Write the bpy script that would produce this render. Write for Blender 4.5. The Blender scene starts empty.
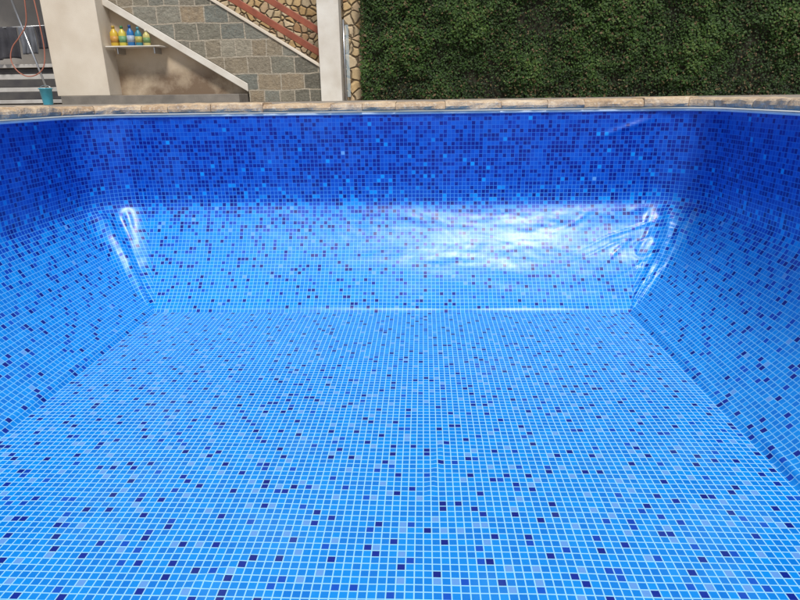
import bpy, math, random
from mathutils import Vector, Matrix, noise
random.seed(7)
scene=bpy.context.scene
scene.view_settings.view_transform='Standard'
scene.view_settings.look='None'
scene.view_settings.exposure=0
COL=scene.collection

# ---------------------------------------------------------------- helpers
def new_mat(name):
    m=bpy.data.materials.new(name); m.use_nodes=True
    nt=m.node_tree; b=nt.nodes['Principled BSDF']
    return m,nt,b
def N(nt,t,**kw):
    n=nt.nodes.new(t)
    for k,v in kw.items(): setattr(n,k,v)
    return n
def L(nt,a,b): nt.links.new(a,b)
def val(nt,op,a,b=None,c=None,clamp=False):
    n=N(nt,'ShaderNodeMath',operation=op); n.use_clamp=clamp
    for i,v in enumerate((a,b,c)):
        if v is None: continue
        if isinstance(v,(int,float)): n.inputs[i].default_value=v
        else: L(nt,v,n.inputs[i])
    return n.outputs[0]
def vop(nt,op,a,b=None,scale=None):
    n=N(nt,'ShaderNodeVectorMath',operation=op)
    L(nt,a,n.inputs[0])
    if b is not None:
        if isinstance(b,tuple): n.inputs[1].default_value=b
        else: L(nt,b,n.inputs[1])
    if scale is not None: n.inputs['Scale'].default_value=scale
    return n.outputs[0]
def mix(nt,f,a,b,blend='MIX'):
    n=N(nt,'ShaderNodeMix',data_type='RGBA',blend_type=blend)
    if isinstance(f,(int,float)): n.inputs[0].default_value=f
    else: L(nt,f,n.inputs[0])
    for i,v in ((6,a),(7,b)):
        if isinstance(v,tuple): n.inputs[i].default_value=(v[0],v[1],v[2],1)
        else: L(nt,v,n.inputs[i])
    return n.outputs[2]
def ramp(nt,f,stops,interp='LINEAR'):
    r=N(nt,'ShaderNodeValToRGB'); r.color_ramp.interpolation=interp
    e=r.color_ramp.elements
    while len(e)<len(stops): e.new(0.5)
    for i,(p,c) in enumerate(stops):
        e[i].position=p
        if isinstance(c,(int,float)): c=(c,c,c)
        e[i].color=(c[0],c[1],c[2],1)
    L(nt,f,r.inputs[0]); return r.outputs[0]
def nz(nt,vec,scale,detail=3,rough=.55):
    n=N(nt,'ShaderNodeTexNoise'); n.inputs['Scale'].default_value=scale
    n.inputs['Detail'].default_value=detail; n.inputs['Roughness'].default_value=rough
    if vec is not None: L(nt,vec,n.inputs['Vector'])
    return n.outputs[0]
def bump(nt,b,h,s=.4,d=.01):
    n=N(nt,'ShaderNodeBump'); n.inputs['Strength'].default_value=s; n.inputs['Distance'].default_value=d
    L(nt,h,n.inputs['Height']); L(nt,n.outputs[0],b.inputs['Normal']); return n
def geo(nt): return N(nt,'ShaderNodeNewGeometry').outputs['Position']

def plain(name,c,c2=None,rough=.6,scale=6,bs=.15,metal=0,bscale=60):
    m,nt,b=new_mat(name)
    p=geo(nt)
    c2=c2 or tuple(x*.7 for x in c)
    f=nz(nt,p,scale,5)
    f=ramp(nt,f,[(.3,0.),(.7,1.)])
    L(nt,mix(nt,f,c,c2),b.inputs['Base Color'])
    b.inputs['Roughness'].default_value=rough
    b.inputs['Metallic'].default_value=metal
    if bs: bump(nt,b,nz(nt,p,bscale,3),bs,.005)
    return m

def link(o,parent=None):
    COL.objects.link(o)
    if parent is not None:
        o.parent=parent
        o.matrix_parent_inverse=Matrix.Translation(-Vector(parent.location))
    return o
def mobj(name,vs,fs,mat,parent=None,smooth=False,uvs=None):
    me=bpy.data.meshes.new(name); me.from_pydata(vs,[],fs); me.update()
    if uvs:
        uv=me.uv_layers.new(name='UVMap')
        flat=[]
        for f in uvs:
            for c in f: flat.extend(c)
        uv.data.foreach_set('uv',flat)
    if mat: me.materials.append(mat)
    if smooth:
        me.polygons.foreach_set('use_smooth',[True]*len(me.polygons))
    o=bpy.data.objects.new(name,me)
    return link(o,parent)
def bevel(o,w=.006,seg=2):
    m=o.modifiers.new('b','BEVEL'); m.width=w; m.segments=seg; m.limit_method='ANGLE'
def box(name,x0,x1,y0,y1,z0,z1,mat,parent=None,bw=.006):
    vs=[(x,y,z) for z in (z0,z1) for x,y in ((x0,y0),(x1,y0),(x1,y1),(x0,y1))]
    fs=[(3,2,1,0),(4,5,6,7),(0,1,5,4),(1,2,6,5),(2,3,7,6),(3,0,4,7)]
    o=mobj(name,vs,fs,mat,parent)
    if bw: bevel(o,bw)
    return o
def prism(name,poly,y0,y1,mat,parent=None,bw=.006):
    n=len(poly)
    vs=[(x,y0,z) for x,z in poly]+[(x,y1,z) for x,z in poly]
    fs=[tuple(range(n)),tuple(range(2*n-1,n-1,-1))]
    for i in range(n):
        j=(i+1)%n; fs.append((j,i,n+i,n+j))
    o=mobj(name,vs,fs,mat,parent)
    if bw: bevel(o,bw)
    return o
def lathe(name,prof,c,mat,parent=None,seg=20,sx=1,sy=1):
    vs=[];fs=[]
    for r,z in prof:
        for i in range(seg):
            a=2*math.pi*i/seg; vs.append((c[0]+r*sx*math.cos(a),c[1]+r*sy*math.sin(a),c[2]+z))
    for k in range(len(prof)-1):
        for i in range(seg):
            j=(i+1)%seg; fs.append((k*seg+i,k*seg+j,(k+1)*seg+j,(k+1)*seg+i))
    fs.append(tuple(range(seg-1,-1,-1))); fs.append(tuple((len(prof)-1)*seg+i for i in range(seg)))
    return mobj(name,vs,fs,mat,parent,smooth=True)
def tube(name,pts,r,mat,parent=None,seg=10):
    vs=[];fs=[]
    P=[Vector(p) for p in pts]
    for k,p in enumerate(P):
        t=(P[min(k+1,len(P)-1)]-P[max(k-1,0)]).normalized()
        up=Vector((0,1,0)) if abs(t.y)<.9 else Vector((1,0,0))
        a=t.cross(up).normalized(); b=t.cross(a)
        for i in range(seg):
            q=p+r*(a*math.cos(2*math.pi*i/seg)+b*math.sin(2*math.pi*i/seg)); vs.append(tuple(q))
    for k in range(len(P)-1):
        for i in range(seg):
            j=(i+1)%seg; fs.append((k*seg+i,k*seg+j,(k+1)*seg+j,(k+1)*seg+i))
    fs.append(tuple(range(seg-1,-1,-1))); fs.append(tuple((len(P)-1)*seg+i for i in range(seg)))
    return mobj(name,vs,fs,mat,parent,smooth=True)
def smooth_path(pts,k=6):
    P=[Vector(p) for p in pts]; out=[]
    for i in range(len(P)-1):
        p0=P[max(i-1,0)];p1=P[i];p2=P[i+1];p3=P[min(i+2,len(P)-1)]
        for j in range(k):
            t=j/k
            out.append(.5*((2*p1)+(-p0+p2)*t+(2*p0-5*p1+4*p2-p3)*t*t+(-p0+3*p1-3*p2+p3)*t**3))
    out.append(P[-1]); return out
def empty(name,loc,label,cat,group=None):
    e=bpy.data.objects.new(name,None); e.location=loc; e.empty_display_size=.2
    COL.objects.link(e); e['label']=label; e['category']=cat
    if group: e['group']=group
    return e
def tag(o,label,cat,group=None):
    o['label']=label; o['category']=cat
    if group: o['group']=group
    return o

# ---------------------------------------------------------------- pool layout
XL,XR,YF,YN=-2.74,2.20,4.92,-2.6
ZR,ZB,ZF=-.04,-.80,-1.5      # liner rim, break, floor
INS=.62; RAD=.38
TILE=.032

def liner_mat(name,wall):
    m,nt,b=new_mat(name)
    uv=N(nt,'ShaderNodeUVMap'); uv.uv_map='UVMap'
    sc=vop(nt,'SCALE',uv.outputs[0],scale=1/TILE)
    fl=vop(nt,'FLOOR',sc); fr=vop(nt,'FRACTION',sc)
    def hashc(v,off):
        w=N(nt,'ShaderNodeTexWhiteNoise',noise_dimensions='2D'); L(nt,vop(nt,'ADD',v,off),w.inputs['Vector'])
        s=N(nt,'ShaderNodeSeparateColor'); L(nt,w.outputs['Color'],s.inputs[0]); return w,s
    wn,s3=hashc(fl,(.37,.41,0))
    r1=wn.outputs[0]; r2=s3.outputs[2]
    def block(k,off):
        sh=vop(nt,'ADD',fl,(.5,.5,0)); 
        d=vop(nt,'SCALE',sh,scale=1/k); bf=vop(nt,'FLOOR',d); q=vop(nt,'FRACTION',d)
        w,s=hashc(bf,off)
        res=[]
        qs=N(nt,'ShaderNodeSeparateXYZ'); L(nt,q,qs.inputs[0])
        for i in (0,1):
            t=val(nt,'FLOOR',val(nt,'MULTIPLY',qs.outputs[i],k))
            h=val(nt,'FLOOR',val(nt,'MULTIPLY',s.outputs[i],k-.001))
            res.append(val(nt,'COMPARE',t,h,.5))
        return val(nt,'MULTIPLY',res[0],res[1]), s.outputs[2]
    blk,bh=block(4,(71.3,13.7,0))
    pblk,ph=block(4,(311.3,113.2,0))
    if wall:
        vq=N(nt,'ShaderNodeSeparateXYZ'); L(nt,fl,vq.inputs[0])
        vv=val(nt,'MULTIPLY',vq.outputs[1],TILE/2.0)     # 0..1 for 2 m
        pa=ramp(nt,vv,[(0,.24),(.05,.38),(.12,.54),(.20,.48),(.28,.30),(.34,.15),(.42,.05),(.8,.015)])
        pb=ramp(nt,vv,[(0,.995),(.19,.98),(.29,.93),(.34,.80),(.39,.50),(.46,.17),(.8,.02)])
    else:
        pa=val(nt,'ADD',.008,0); pb=val(nt,'ADD',.022,0)
    isA=val(nt,'MAXIMUM',val(nt,'LESS_THAN',r1,pa),val(nt,'MULTIPLY',blk,val(nt,'LESS_THAN',bh,.64)))
    isB=val(nt,'MAXIMUM',val(nt,'LESS_THAN',r1,pb),val(nt,'MULTIPLY',blk,val(nt,'LESS_THAN',bh,.94)))
    pale=val(nt,'MULTIPLY',pblk,val(nt,'LESS_THAN',ph,.75 if not wall else .2))
    base=mix(nt,r2,(.000,.190,.68),(.000,.285,.82))
    mid=mix(nt,r2,(.001,.050,.43),(.001,.095,.57))
    navy=mix(nt,r2,(.001,.010,.21),(.001,.026,.33))
    c=mix(nt,pale,base,(.12,.34,.76))
    c=mix(nt,isB,c,mid); c=mix(nt,isA,c,navy)
    sf=N(nt,'ShaderNodeSeparateXYZ'); L(nt,fr,sf.inputs[0])
    def edge(o):
        a=val(nt,'SUBTRACT',o,.5); a=val(nt,'ABSOLUTE',a)
        mr=N(nt,'ShaderNodeMapRange',interpolation_type='SMOOTHSTEP'); L(nt,a,mr.inputs[0])
        mr.inputs[1].default_value=.415; mr.inputs[2].default_value=.45
        return mr.outputs[0]
    g=val(nt,'MAXIMUM',edge(sf.outputs[0]),edge(sf.outputs[1]))
    if wall:
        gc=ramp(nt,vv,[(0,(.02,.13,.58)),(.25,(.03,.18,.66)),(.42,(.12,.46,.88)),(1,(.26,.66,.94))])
    else:
        gc=mix(nt,0.0,(.36,.74,.96),(0,0,0))
    c=mix(nt,val(nt,'MULTIPLY',g,.95),c,gc)
    p=geo(nt)
    dn=ramp(nt,nz(nt,p,1.7,4,.65),[(.52,0.),(.8,.04 if wall else .12)])
    c=mix(nt,dn,c,(.30,.62,.88))
    L(nt,c,b.inputs['Base Color'])
    ro=ramp(nt,nz(nt,p,3.0,2),[(.3,.29),(.7,.40)])
    L(nt,ro,b.inputs['Roughness'])
    b.inputs['Specular IOR Level'].default_value=.45
    bump(nt,b,nz(nt,p,9,2),.20,.012)
    return m
M_wall=liner_mat('mosaic_vinyl_wall',True)
M_floor=liner_mat('mosaic_vinyl_floor',False)

corners=[(XL+RAD,YF-RAD,math.pi,math.pi/2),(XR-RAD,YF-RAD,math.pi/2,0),(XR-RAD,YN+RAD,0,-math.pi/2),(XL+RAD,YN+RAD,-math.pi/2,-math.pi)]
def arc(c,k,n,off=0):
    cx,cy,a0,a1=c; a=a0+(a1-a0)*k/n
    return (cx+(RAD+off)*math.cos(a),cy+(RAD+off)*math.sin(a))
bx0,bx1,by0,by1=XL+INS,XR-INS,YN+INS,YF-INS
bc=[(bx0,by1),(bx1,by1),(bx1,by0),(bx0,by0)]

NU,NS=44,84
def profile():
    pts=[]
    for i in range(NU): pts.append((0,ZR+(ZB+.05-ZR)*i/NU))
    for i in range(NS+1):
        q=i/NS
        z=(ZB+.05)*(1-q)+ZF*q
        sag=.066*math.sin(math.pi*q)
        n=Vector((.76,.63)).normalized()
        t=(q*INS - sag*n.x)/INS; z=z - sag*n.y
        if i==0: t=0
        pts.append((max(t,0),max(z,ZF)))
    # round the turn between the upright wall and the slope
    for _ in range(10):
        new=list(pts)
        for i in range(NU-5,NU+7):
            new[i]=tuple((pts[i-1][k]+2*pts[i][k]+pts[i+1][k])/4 for k in (0,1))
        pts=new
    return pts
PROF=profile()
VL=[0]
for i in range(1,len(PROF)):
    a,b_=PROF[i-1],PROF[i]
    VL.append(VL[-1]+math.hypot((b_[0]-a[0])*INS,b_[1]-a[1]))

def sstep(a,b_,x):
    x=max(0,min(1,(x-a)/(b_-a))); return x*x*(3-2*x)
def G(x,w): return math.exp(-(x/w)**2)
def crease(px,pz,ax,az,bx,bz,h,w):
    dx,dz=bx-ax,bz-az; L2=dx*dx+dz*dz
    tt=((px-ax)*dx+(pz-az)*dz)/L2
    if tt<-.2 or tt>1.2: return 0
    dd=((px-ax)*dz-(pz-az)*dx)/math.sqrt(L2)
    return h*G(dd,w)*sstep(-.2,.3,tt)*(1-sstep(.6,1.2,tt))
def wall_patch(samples_top,samples_bot,ufun,vs,fs,uvs,ridges=None,far=False):
    base=len(vs); n=len(samples_top); us=[]
    for j,(t,z) in enumerate(PROF):
        q=max(0,(j-NU)/(len(PROF)-1-NU))
        s=sstep(0,.12,q)*(1-sstep(.93,1,q))
        lip=math.exp(-((q-.955)/.022)**2)*.012*(1-sstep(.985,1,q))
        fine=sstep(.02,.15,q)*(1-sstep(.45,.75,q))
        for i in range(n):
            a=samples_top[i]; b_=samples_bot[i]
            x=a[0]+(b_[0]-a[0])*t; y=a[1]+(b_[1]-a[1])*t
            u=ufun(i,t,x,y)
            dx=(b_[0]-a[0]); dy=(b_[1]-a[1]); l=math.hypot(dx,dy)
            if q>0:
                n1=noise.noise(Vector((x*1.0,y*1.0,z*2.5)))*.013
                n2=noise.noise(Vector((x*2.6+z*2,y*2.6,z*11)))*.0036
                nf=noise.noise(Vector((x*9+z*6,y*9,z*28)))*.0013*(.5+fine)
                d=(n1+n2+nf)*s + lip*(.7+.5*noise.noise(Vector((x*2,y*2,1))))
                cr=sstep(.9,1.7,x)*sstep(3.7,4.2,y)
                if cr>0:
                    k=noise.noise(Vector((x*5+z*5,y*5,z*8)))
                    k2=(1-min(1,abs(noise.noise(Vector((x*4-z*7,y*4,z*4+7))))/.14))**2
                    d+=(k*.007+k2*.009)*cr*s*(1-.5*q)
                if ridges: d+=ridges(i/(n-1),q)*s
                vs.append((x+dx/l*d*.77,y+dy/l*d*.77,max(ZF,z+d*.64)))
            else:
                d=0
                if far:
                    d+=crease(x,z,1.42,-.235,1.80,-.10,.013,.016)+crease(x,z,1.60,-.18,1.79,-.13,.008,.012)
                e=min(1,max(0,(ZR-z)/.1))*min(1,max(0,(z-(ZB+.05))/.1))
                d=d+ noise.noise(Vector((x*1.5,y*1.5,z*3+5)))*.006*e
                vs.append((x+dx/l*d,y+dy/l*d,z))
            us.append((u,VL[j]))
    for j in range(len(PROF)-1):
        for i in range(n-1):
            a=base+j*n+i; f=(a,a+n,a+n+1,a+1)
            fs.append(f); uvs.append([us[k-base] for k in f])

pool=empty('swimming_pool',((XL+XR)/2,(YF+YN)/2,ZF),'empty swimming pool lined with blue mosaic-print vinyl, stone edge','swimming pool')
vs=[];fs=[];uvs=[]
def lin(a,b_,n): return [(a[0]+(b_[0]-a[0])*i/n,a[1]+(b_[1]-a[1])*i/n) for i in range(n+1)]
NC=44
def ridge_left(f,q):
    e=min(1,f*8,(1-f)*8); w=.13
    c=.30+.16*math.sin(q*3.0)
    k=noise.noise(Vector((f*6,q*8,14)))*.006
    return e*(.046*(1-q*.70)*G(f-c,w)-.012*G(f-c-.24,.09)+.010*G(f-.72,.06)*(1-q)+k*(1-q))
def ridge_right(f,q):
    e=min(1,f*8,(1-f)*8)
    k=noise.noise(Vector((f*5,q*7,4)))*.016+noise.noise(Vector((f*11,q*13,9)))*.007
    return e*((.036*G(f-(.30+.15*math.sin(q*4)),.11)+.028*G(f-(.68-.1*q),.07))*(1-q*.7)+k*(1-q*.7))
for s in range(4):
    c0=corners[s]; c1=corners[(s+1)%4]
    p0=arc(c0,NC,NC); p1=arc(c1,0,NC)
    n={0:280,1:180,2:50,3:180}[s]
    top=lin(p0,p1,n); bot=lin(bc[s],bc[(s+1)%4],n)
    if s in (0,2): uf=lambda i,t,x,y:x+20
    else: uf=lambda i,t,x,y:y+40
    wall_patch(top,bot,uf,vs,fs,uvs,None,s==0)
    top=[arc(c0,k,NC) for k in range(NC+1)]; bot=[bc[s]]*(NC+1)
    W=RAD*math.pi/2
    wall_patch(top,bot,lambda i,t,x,y:60+s*3+(i/NC-.5)*W*(1-t),vs,fs,uvs,{0:ridge_left,1:ridge_right}.get(s))
wall=mobj('liner_wall',vs,fs,M_wall,pool,True,uvs)
# floor, with a few soft creases in the vinyl
creases=[((.02,2.05),(.10,2.55),.0055,.014),((-.9,1.5),(-.6,1.75),.003,.02),((1.0,1.9),(1.25,2.6),.002,.02),((-1.3,2.9),(-.8,3.3),.002,.02),((.3,3.3),(.25,3.9),.002,.018)]
vs=[];fs=[];uvs=[]
nx,ny=200,330
for j in range(ny+1):
    for i in range(nx+1):
        x=bx0+(bx1-bx0)*i/nx; y=by0+(by1-by0)*j/ny
        e=min(1,min(i,nx-i)/6,min(j,ny-j)/6)
        z=noise.noise(Vector((x*1.1,y*1.1,3)))*.009+noise.noise(Vector((x*4,y*4,8)))*.0024
        for (ax,ay),(bx,by),h,w in creases:
            if y<min(ay,by)-.1 or y>max(ay,by)+.1: continue
            z+=crease(x,y,ax,ay,bx,by,h,w)
        vs.append((x,y,ZF+e*z))
for j in range(ny):
    for i in range(nx):
        a=j*(nx+1)+i; f=(a,a+1,a+nx+2,a+nx+1); fs.append(f)
        uvs.append([(vs[k][0]+20,vs[k][1]+20) for k in f])
floor=mobj('liner_floor',vs,fs,M_floor,pool,True,uvs)

def perim(off):
    pts=[]
    for s in range(4):
        c0=corners[s]; c1=corners[(s+1)%4]
        for k in range(16): pts.append(arc(c0,k,16,off))
        a=arc(c0,16,16,off); b_=arc(c1,0,16,off)
        m=60
        for k in range(m): pts.append((a[0]+(b_[0]-a[0])*k/m,a[1]+(b_[1]-a[1])*k/m))
    return pts
def ring(name,section,mat,parent):
    rings=[perim(o) for o,z in section]; n=len(rings[0]); vs=[];fs=[]
    for r,(o,z) in zip(rings,section): vs+= [(p[0],p[1],z) for p in r]
    m=len(section)
    for k in range(m):
        k2=(k+1)%m
        for i in range(n):
            j=(i+1)%n; fs.append((k*n+i,k*n+j,k2*n+j,k2*n+i))
    return mobj(name,vs,fs,mat,parent,True)
M_trim=plain('white_liner_track',(.66,.76,.86),(.5,.64,.80),.45,8,.05)
ring('liner_track',[(-.010,ZR+.012),(-.012,ZR-.006),(.0,ZR-.010),(.004,ZR+.012)],M_trim,pool)

def stone_mat():
    m,nt,b=new_mat('coping_sandstone')
    at=N(nt,'ShaderNodeAttribute'); at.attribute_name='tone'
    p=geo(nt)
    c=ramp(nt,at.outputs['Fac'],[(0,(.54,.38,.23)),(.35,(.64,.48,.31)),(.7,(.68,.54,.38)),(1,(.54,.42,.30))])
    f=ramp(nt,nz(nt,p,9,6,.7),[(.40,0.),(.68,1.)])
    c=mix(nt,val(nt,'MULTIPLY',f,.65),c,(.27,.15,.08))
    f2=ramp(nt,nz(nt,p,45,3,.6),[(.52,0.),(.7,.6)])
    c=mix(nt,f2,c,(.78,.68,.54))
    L(nt,c,b.inputs['Base Color']); b.inputs['Roughness'].default_value=.8
    bump(nt,b,nz(nt,p,35,5,.7),.9,.014); return m
M_stone=stone_mat()
segs=[]
for s in range(4):
    segs.append(('arc',s,RAD*math.pi/2)); 
    c0=corners[s]; c1=corners[(s+1)%4]; a=arc(c0,1,1); b_=arc(c1,0,1)
    segs.append(('lin',s,math.hypot(a[0]-b_[0],a[1]-b_[1])))
TOT=sum(x[2] for x in segs)
def at(t,off):
    t%=TOT
    for k,s,l in segs:
        if t<=l: break
        t-=l
    c0=corners[s]
    if k=='arc': return arc(c0,t/l,1,off)
    a=arc(c0,1,1,off); b_=arc(corners[(s+1)%4],0,1,off)
    return (a[0]+(b_[0]-a[0])*t/l,a[1]+(b_[1]-a[1])*t/l)
vs=[];fs=[];tone=[]
t=0
while t<TOT-.05:
    l=random.uniform(.20,.55)
    if t+l>TOT-.2: l=TOT-t
    dz=random.uniform(-.006,.006); di=random.uniform(-.010,.008)
    tn=random.random(); K=max(5,int(l/.03)); g=.002
    base=len(vs)
    sec=[(-.026+di,-.018),(-.036+di,-.008),(-.040+di,.010),(-.034+di,.034+dz),(-.020+di,.045+dz),(.0+di,.049+dz),(.27,.050+dz),(.285,.044),(.285,-.018)]
    for i in range(K+1):
        tt=t+g+(l-2*g)*i/K
        endr=.004*(1 if i in (0,K) else 0)
        for (o,z) in sec:
            jx=noise.noise(Vector((tt*13,o*20,z*30+tn*9)))*.013
            jz=noise.noise(Vector((tt*10,o*8,tn*9)))*.012
            p=at(tt,o+jx+(endr if o<.1 else 0)); vs.append((p[0],p[1],z+(jz-endr if z>.03 else jx*.4)))
    m=len(sec)
    for i in range(K):
        for k in range(m):
            k2=(k+1)%m; a=base+i*m
            fs.append((a+k,a+k2,a+m+k2,a+m+k)); tone.append(tn)
    fs.append(tuple(base+k for k in range(m-1,-1,-1))); tone.append(tn)
    fs.append(tuple(base+K*m+k for k in range(m))); tone.append(tn)
    t+=l
cop=mobj('stone_coping',vs,fs,M_stone,pool)
at_=cop.data.attributes.new('tone','FLOAT','FACE')
for i,v in enumerate(tone): at_.data[i].value=v
M_mortar=plain('mortar',(.42,.33,.24),(.28,.20,.14),.9,10,.3)
ring('coping_mortar_bed',[(-.020,-.020),(-.024,.024),(.28,.034),(.28,-.020)],M_mortar,pool)

# ---------------------------------------------------------------- ground (with the pool hole)
GZ=.034
M_deck=plain('deck_concrete',(.36,.31,.26),(.22,.19,.16),.85,3,.3)
inner=perim(.24); n=len(inner)
rings=[inner]+[perim(.24+sz) for sz in (1.0,8,100)]
vs=[];fs=[]
for r in rings: vs+=[(p[0],p[1],GZ) for p in r]
for k in range(len(rings)-1):
    for i in range(n):
        j=(i+1)%n; fs.append((k*n+i,(k+1)*n+i,(k+1)*n+j,k*n+j))
g=mobj('ground',vs,fs,M_deck); g['kind']='structure'

# ---------------------------------------------------------------- materials for the surroundings
M_cream=plain('cream_render',(.58,.50,.40),(.72,.65,.55),.85,2.2,.3,bscale=90)
M_white=plain('white_paint',(.74,.71,.65),(.58,.53,.46),.7,4,.2)
def stained(name,a,b0,amt):
    m,nt,b=new_mat(name)
    p=geo(nt); sp=N(nt,'ShaderNodeSeparateXYZ'); L(nt,p,sp.inputs[0])
    c=mix(nt,ramp(nt,nz(nt,p,3,5),[(.3,0.),(.7,1.)]),a,b0)
    lo=N(nt,'ShaderNodeMapRange'); L(nt,sp.outputs[2],lo.inputs[0]); lo.inputs[1].default_value=.62; lo.inputs[2].default_value=.34
    f=val(nt,'MULTIPLY',lo.outputs[0],ramp(nt,nz(nt,p,2.6,6,.65),[(.30,0.15),(.58,1.)]))
    c=mix(nt,val(nt,'MULTIPLY',f,amt),c,(.14,.085,.05))
    L(nt,c,b.inputs['Base Color']); b.inputs['Roughness'].default_value=.85
    bump(nt,b,nz(nt,p,60,4),.3,.005); return m
M_stain=stained('stained_render',(.54,.43,.30),(.62,.52,.40),.88)
M_backw=stained('weathered_shaded_render',(.22,.21,.20),(.34,.31,.28),.5)  # grey darkened in the colour itself to stand in for the corner's shade
def clad():
    m,nt,b=new_mat('grey_stone_cladding')
    p=geo(nt); sp=N(nt,'ShaderNodeSeparateXYZ'); L(nt,p,sp.inputs[0])
    cb=N(nt,'ShaderNodeCombineXYZ'); L(nt,sp.outputs[0],cb.inputs[0]); L(nt,sp.outputs[2],cb.inputs[1])
    nn=N(nt,'ShaderNodeTexNoise'); nn.inputs['Scale'].default_value=4; L(nt,p,nn.inputs['Vector'])
    w=vop(nt,'ADD',cb.outputs[0],vop(nt,'SCALE',nn.outputs['Color'],scale=.045))
    br=N(nt,'ShaderNodeTexBrick'); L(nt,w,br.inputs['Vector'])
    br.inputs['Scale'].default_value=1; br.inputs['Brick Width'].default_value=.30; br.inputs['Row Height'].default_value=.20
    br.inputs['Mortar Size'].default_value=.009; br.inputs['Color1'].default_value=(0,0,0,1); br.inputs['Color2'].default_value=(1,1,1,1)
    br.inputs['Mortar'].default_value=(0,0,0,1); br.offset=.37; br.squash=.65; br.squash_frequency=3
    c=ramp(nt,br.outputs['Color'],[(0,(.13,.125,.10)),(.25,(.25,.24,.19)),(.5,(.38,.29,.19)),(.75,(.19,.21,.19)),(1,(.46,.40,.30))])
    f=ramp(nt,nz(nt,p,9,6,.7),[(.35,0.),(.68,1.)])
    c=mix(nt,val(nt,'MULTIPLY',f,.6),c,(.11,.095,.07))
    f3=ramp(nt,nz(nt,p,30,4,.7),[(.5,0.),(.75,.5)])
    c=mix(nt,f3,c,(.45,.40,.32))
    c=mix(nt,val(nt,'MULTIPLY',br.outputs['Fac'],.85),c,(.48,.42,.33))
    L(nt,c,b.inputs['Base Color']); b.inputs['Roughness'].default_value=.8
    h=val(nt,'SUBTRACT',nz(nt,p,25,4,.7),br.outputs['Fac']); bump(nt,b,h,.9,.03); return m
M_clad=clad()
def crazy():
    m,nt,b=new_mat('rubble_stone')
    p=geo(nt)
    nn=N(nt,'ShaderNodeTexNoise'); nn.inputs['Scale'].default_value=5; L(nt,p,nn.inputs['Vector'])
    w=vop(nt,'ADD',p,vop(nt,'SCALE',nn.outputs['Color'],scale=.08))
    v1=N(nt,'ShaderNodeTexVoronoi',feature='DISTANCE_TO_EDGE'); v1.inputs['Scale'].default_value=9; L(nt,w,v1.inputs['Vector'])
    v2=N(nt,'ShaderNodeTexVoronoi',feature='F1'); v2.inputs['Scale'].default_value=9; L(nt,w,v2.inputs['Vector'])
    sp=N(nt,'ShaderNodeSeparateColor'); L(nt,v2.outputs['Color'],sp.inputs[0])
    c=ramp(nt,sp.outputs[0],[(0,(.55,.36,.16)),(.3,(.70,.52,.28)),(.6,(.50,.40,.26)),(.8,(.74,.60,.40)),(1,(.45,.26,.13))])
    f=ramp(nt,nz(nt,p,20,4,.7),[(.4,0.),(.7,.5)]); c=mix(nt,f,c,(.27,.18,.10))
    e=ramp(nt,v1.outputs['Distance'],[(.01,1.),(.06,0.)])
    c=mix(nt,e,c,(.11,.075,.045))
    L(nt,c,b.inputs['Base Color']); b.inputs['Roughness'].default_value=.85
    h=ramp(nt,v1.outputs['Distance'],[(0,0.),(.15,1.)]); bump(nt,b,h,.9,.03); return m
M_crazy=crazy()
M_red=plain('red_brown_wood',(.34,.095,.05),(.22,.06,.032),.5,9,.2)
M_conc=plain('grey_concrete',(.25,.225,.195),(.15,.135,.12),.85,5,.4)
M_steel=plain('steel',(.55,.56,.58),(.45,.46,.48),.3,5,0,metal=.9)
M_dark=plain('dark_cloth',(.03,.03,.04),(.06,.06,.07),.9,7,.2)
M_grey=plain('grey_cloth',(.17,.18,.21),(.10,.11,.13),.9,7,.2)
M_slat=plain('pale_painted_slat',(.55,.54,.52),(.38,.36,.34),.7,5,.1)
M_shade=plain('dark_painted_board',(.045,.043,.05),(.09,.085,.08),.7,5,.1)
M_hose=plain('orange_rubber',(.42,.16,.11),(.34,.12,.08),.6,5,0)

# ---------------------------------------------------------------- staircase
SL=.60
def low(x): return .26+(-2.25-x)*SL
def up(x): return .43+(-1.30-x)*SL
st=empty('outdoor_staircase',(-3.0,8.4,GZ),'outdoor stairs with grey stone clad side and white stringer','staircase')
X2=-6.6
prism('stone_side',[(-2.25,GZ),(-1.30,GZ),(-1.30,up(-1.30)),(X2,up(X2)),(X2,low(X2)),(-2.25,low(-2.25))],8.0,8.15,M_clad,st)
prism('coping_strip',[(-1.30,up(-1.30)+.002),(-1.30,up(-1.30)+.04),(X2,up(X2)+.04),(X2,up(X2)+.002)],7.98,8.17,M_cream,st)
prism('white_stringer',[(-2.25-.003,low(-2.25)-.003),(X2,low(X2)-.003),(X2,low(X2)-.10),(-2.255,low(-2.25)-.10)],7.985,8.17,M_white,st)
for k in range(12):
    x1=-1.36-k*.3; x0=x1-.3; zt=GZ+.17*(k+1)
    box('step',x0,x1,8.153,9.2,max(GZ,zt-.19),zt,M_conc,st)
hr=empty('stair_railing',(-2.2,8.35,GZ+.6),'red-brown timber stair railing with two sloped rails','railing')
def rail(name,zoff,th):
    prism(name,[(-1.28,up(-1.28)+zoff),(X2,up(X2)+zoff),(X2,up(X2)+zoff+th),(-1.28,up(-1.28)+zoff+th)],8.30,8.35,M_red,hr)
rail('lower_rail',.115,.10); rail('upper_rail',.385,.095)
for x in (-3.9,-5.4):
    box('upright',x-.025,x+.025,8.355,8.40,up(x)-.45,up(x)+.46,M_red,hr)
us=empty('under_stair_wall',(-3.2,8.3,GZ),'cream rendered wall below stairs with brown damp stains','wall')
prism('back_panel',[(-4.0,GZ),(-2.262,GZ),(-2.262,low(-2.25)-.105),(-4.0,low(-4.0)-.105)],8.12,8.2,M_stain,us)
box('base_ledge',-4.52,-2.27,7.62,8.115,GZ-.01,.135,M_conc,us)
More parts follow.
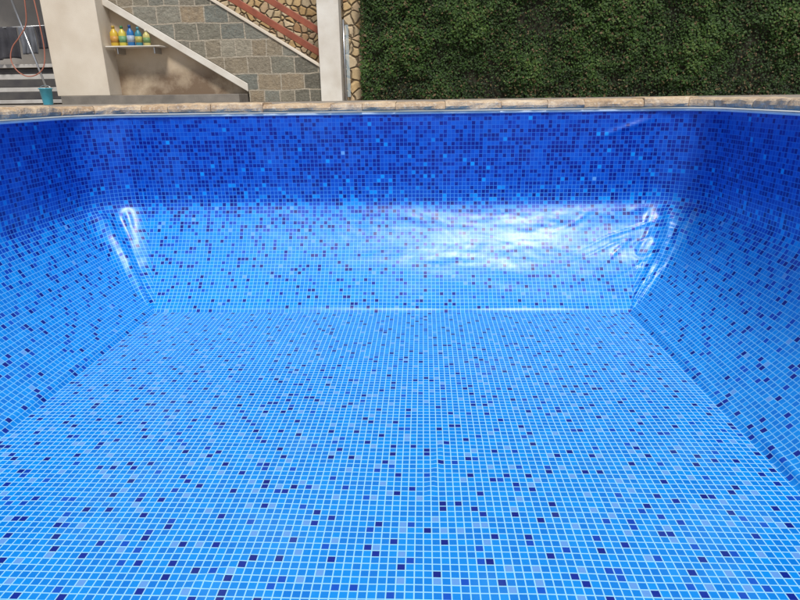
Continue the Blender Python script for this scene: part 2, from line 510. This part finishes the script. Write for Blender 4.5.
pil=box('rendered_pillar',-4.66,-3.98,7.8,8.3,.137,2.9,M_cream); tag(pil,'cream rendered house pillar beside the stairs','pillar')
post=box('square_post',-1.298,-1.03,7.9,8.16,GZ-.01,3.0,M_white); tag(post,'square cream painted post at foot of stairs','post')
cw=box('rubble_stone_wall',-7.0,-.74,9.25,9.5,GZ-.01,3.2,M_crazy); tag(cw,'tan rubble stone wall behind the stairs','wall')
cw2=box('rubble_stone_pier',-1.02,-.76,8.3,9.245,GZ-.01,3.1,M_crazy); tag(cw2,'narrow tan rubble stone pier beside ivy wall','wall')
gp=empty('glass_gate_panel',(-.93,7.95,GZ),'slim steel post holding a narrow glass strip','gate')
tube('steel_post',[(-.985,7.95,GZ),(-.985,7.95,.98)],.014,M_steel,gp)
m,nt,b=new_mat('glass_strip'); b.inputs['Base Color'].default_value=(.45,.55,.60,1); b.inputs['Roughness'].default_value=.1; b.inputs['Alpha'].default_value=.4
M_glass=m
box('glass_strip',-.966,-.925,7.945,7.955,.08,.92,M_glass,gp,0)

# shelf + bottles
sh=empty('wall_shelf',(-3.6,8.0,.70),'small white shelf fixed below the stairs','shelf')
box('shelf_board',-3.975,-3.28,7.86,8.117,.705,.72,M_white,sh)
for x in (-3.85,-3.38): prism('bracket',[(x-.006,.63),(x+.006,.63),(x+.006,.703),(x-.006,.703)],7.92,8.117,M_steel,sh,0)
def bottle(x,c,cap,lab,h,r,label,sx=1.2):
    z=.7215; e=empty('cleaning_bottle',(x,7.97,z),label,'bottle','bottles on the shelf')
    mb=plain('bottle_'+label[:6],c,tuple(q*.85 for q in c),.35,9,0)
    mc=plain('cap_'+label[:6],cap,None,.4,9,0); ml=plain('lab_'+label[:6],lab,None,.5,30,0)
    lathe('body',[(r*.9,0),(r,.01),(r,h*.55),(r*.92,h*.68),(r*.45,h*.80),(r*.36,h*.84),(r*.36,h*.87)],(x,7.97,z),mb,e,sx=sx)
    lathe('cap',[(r*.46,h*.871),(r*.46,h*.985),(r*.38,h)],(x,7.97,z),mc,e)
    lathe('wrap_label',[(r*1.02,h*.18),(r*1.02,h*.5)],(x,7.97,z),ml,e,sx=sx)
bottle(-3.89,(.62,.42,.04),(.5,.33,.05),(.55,.28,.05),.24,.042,'yellow cleaning bottle with yellow cap on shelf')
bottle(-3.785,(.60,.50,.07),(.06,.25,.1),(.15,.33,.15),.235,.040,'yellow cleaning bottle with green label on shelf')
bottle(-3.68,(.02,.15,.40),(.02,.08,.3),(.38,.46,.58),.245,.038,'blue cleaning bottle with pale label on shelf')
bottle(-3.58,(.04,.22,.28),(.08,.32,.4),(.45,.4,.1),.22,.036,'teal cleaning bottle with teal cap on shelf')
bottle(-3.48,(.52,.46,.16),(.7,.65,.55),(.15,.27,.1),.19,.036,'short pale yellow bottle with white cap on shelf')

# ---------------------------------------------------------------- service corner
bk=box('back_wall',-8.5,-4.67,8.9,9.1,GZ-.01,2.9,M_backw); tag(bk,'weathered grey wall of the service area, colour darkened for shade','wall')
rk=empty('slatted_storage_bench',(-5.3,8.5,GZ),'low storage bench with pale and dark horizontal boards','bench')
for k,(z0,z1,mm) in enumerate([(.05,.10,M_slat),(.102,.20,M_shade),(.202,.26,M_slat),(.262,.36,M_shade),(.362,.43,M_slat),(.432,.50,M_shade)]):
    box('slat',-6.4,-4.85,8.45,8.47,z0,z1,mm,rk)
box('bench_top',-6.42,-4.83,8.4,8.85,.51,.555,M_slat,rk)
box('end_panel',-4.87,-4.84,8.475,8.85,GZ,.505,M_shade,rk)
def cloth(name,x0,x1,z0,z1,mat,label,y=8.35):
    vs=[];fs=[];nx,nz_=24,16
    for j in range(nz_+1):
        for i in range(nx+1):
            x=x0+(x1-x0)*i/nx; z=z1+(z0-z1)*j/nz_
            yy=y+.03*math.sin(i*.9+j*.05)*(.3+.7*j/nz_)+.02*noise.noise(Vector((x*6,z*6,0)))
            vs.append((x+.02*noise.noise(Vector((z*5,1,x))),yy,z+.03*(j/nz_)*noise.noise(Vector((x*5,3,0)))))
    for j in range(nz_):
        for i in range(nx):
            a=j*(nx+1)+i; fs.append((a,a+1,a+nx+2,a+nx+1))
    o=mobj(name,vs,fs,mat,None,True); s=o.modifiers.new('s','SOLIDIFY'); s.thickness=.01
    return tag(o,label,'towel','towels on the line')
line=tube('drying_line',[(-6.8,8.35,1.02),(-5.7,8.35,1.00),(-4.66,8.35,1.03)],.006,M_steel); tag(line,'thin wire drying line above the bench','drying line')
cloth('hanging_towel',-5.80,-5.38,.62,1.01,M_dark,'dark towel hanging from the wire line')
cloth('hanging_towel',-5.36,-5.14,.68,1.01,M_grey,'grey towel hanging from the wire line')
cloth('hanging_towel',-5.12,-4.98,.74,1.015,M_dark,'small dark cloth hanging from the wire line')
pole=tube('net_pole',[(-5.15,8.0,1.35),(-4.7,7.72,.05)],.013,M_steel); tag(pole,'thin metal pool pole leaning near the pillar','pole')
hose=tube('garden_hose',smooth_path([(-4.72,7.78,1.35),(-4.70,7.77,1.0),(-4.70,7.77,.7),(-4.74,7.76,.5),(-4.84,7.75,.40),(-4.98,7.75,.38),(-5.10,7.76,.45),(-5.16,7.78,.58),(-5.12,7.8,.72),(-5.0,7.8,.84),(-4.88,7.8,1.0),(-4.84,7.8,1.3)]),.007,M_hose); tag(hose,'looped orange hose hanging beside the pillar','hose')
m,nt,b=new_mat('blue_plastic'); b.inputs['Roughness'].default_value=.25
f=nz(nt,geo(nt),20,2); L(nt,mix(nt,f,(.04,.30,.42),(.10,.45,.58)),b.inputs['Base Color'])
bu=empty('blue_plastic_bucket',(-4.62,7.5,GZ),'small blue plastic bucket standing on the deck','bucket')
lathe('pail',[(.052,0),(.054,.005),(.070,.18),(.080,.185),(.080,.195),(.068,.193),(.064,.17),(.048,.012)],(-4.62,7.5,GZ+.002),m,bu)
tube('bail_handle',[(-4.62+.075*math.cos(a),7.5,GZ+.18+.05*math.sin(a)) for a in [math.pi*k/14 for k in range(15)]],.003,M_steel,bu)

# ---------------------------------------------------------------- ivy wall
iv=empty('ivy_covered_wall',(3.2,8.3,GZ),'tall wall covered completely in dense green creeper leaves','wall')
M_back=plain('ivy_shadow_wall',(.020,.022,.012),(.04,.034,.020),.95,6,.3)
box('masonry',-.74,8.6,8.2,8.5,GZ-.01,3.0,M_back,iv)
m,nt,b=new_mat('ivy_leaf')
atn=N(nt,'ShaderNodeAttribute'); atn.attribute_name='tone'
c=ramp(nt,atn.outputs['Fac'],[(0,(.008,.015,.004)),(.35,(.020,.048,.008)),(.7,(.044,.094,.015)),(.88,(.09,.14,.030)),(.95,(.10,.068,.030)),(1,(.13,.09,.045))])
L(nt,c,b.inputs['Base Color']); b.inputs['Roughness'].default_value=.6
b.inputs['Specular IOR Level'].default_value=.3
M_leaf=m
vs=[];fs=[];tn=[]
for k in range(62000):
    x=random.uniform(-.80,8.6) if random.random()<.25 else random.uniform(-.8,6.2)
    z=random.uniform(GZ,2.6) if random.random()<.22 else random.uniform(GZ,1.5)
    cl=noise.noise(Vector((x*1.6,0,z*1.6)))+.5*noise.noise(Vector((x*6,5,z*6)))
    if cl<-.45 and random.random()<.6: continue
    y=8.19-.05-.12*max(-.35,cl)-random.uniform(0,.05)
    s=random.uniform(.010,.019)*(1.0+.2*(cl>0))
    n=Vector((random.uniform(-.8,.8),-1,random.uniform(-.2,1.1))).normalized()
    a=n.cross(Vector((random.uniform(-1,1),random.uniform(-.3,.3),random.uniform(-1,1)))).normalized(); b2=n.cross(a)
    c0=Vector((x,y,z)); i0=len(vs)
    vs+= [tuple(c0-b2*s), tuple(c0+a*s*.75-b2*.1*s+n*s*.15), tuple(c0+b2*s*1.1), tuple(c0-a*s*.75-b2*.1*s+n*s*.15)]
    fs.append((i0,i0+1,i0+2)); fs.append((i0,i0+2,i0+3))
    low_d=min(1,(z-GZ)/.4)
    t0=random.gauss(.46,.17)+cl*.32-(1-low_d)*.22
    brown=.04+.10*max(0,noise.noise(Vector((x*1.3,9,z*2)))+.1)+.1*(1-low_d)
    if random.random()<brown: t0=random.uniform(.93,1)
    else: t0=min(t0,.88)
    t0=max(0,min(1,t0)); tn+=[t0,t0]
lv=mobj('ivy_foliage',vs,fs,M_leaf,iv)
lv['kind']='stuff'
a_=lv.data.attributes.new('tone','FLOAT','FACE')
a_.data.foreach_set('value',tn)

# ---------------------------------------------------------------- light
w=bpy.data.worlds.new('World'); scene.world=w; w.use_nodes=True; nt=w.node_tree
bg=nt.nodes['Background']
EL,AZ=math.radians(54),math.radians(167)
sky=N(nt,'ShaderNodeTexSky',sky_type='NISHITA'); sky.sun_disc=False; sky.sun_elevation=EL; sky.sun_rotation=AZ
tc=N(nt,'ShaderNodeTexCoord')
f=ramp(nt,nz(nt,tc.outputs['Generated'],2.6,5,.6),[(.34,0.),(.58,1.)])
L(nt,mix(nt,val(nt,'MULTIPLY',f,.85),sky.outputs[0],(8.2,8.5,9.0)),bg.inputs[0]); bg.inputs[1].default_value=.085
sd=bpy.data.lights.new('sun','SUN'); sd.energy=3.1; sd.angle=math.radians(11); sd.color=(1,.95,.87)
so=bpy.data.objects.new('sun',sd); COL.objects.link(so)
dirv=Vector((math.sin(AZ)*math.cos(EL),math.cos(AZ)*math.cos(EL),math.sin(EL)))
so.rotation_euler=dirv.to_track_quat('Z','Y').to_euler(); so.location=(0,0,6)

# ---------------------------------------------------------------- camera
cd=bpy.data.cameras.new('camera'); co=bpy.data.objects.new('camera',cd); COL.objects.link(co)
cd.sensor_width=36; cd.lens=36*590/800; cd.clip_end=500; cd.clip_start=.02
pitch=math.radians(19.2); yaw=math.radians(2.4); roll=math.radians(.8)
co.matrix_world=Matrix.Translation((0,0,.1))@Matrix.Rotation(yaw,4,'Z')@Matrix.Rotation(math.pi/2-pitch,4,'X')@Matrix.Rotation(-roll,4,'Z')
scene.camera=co
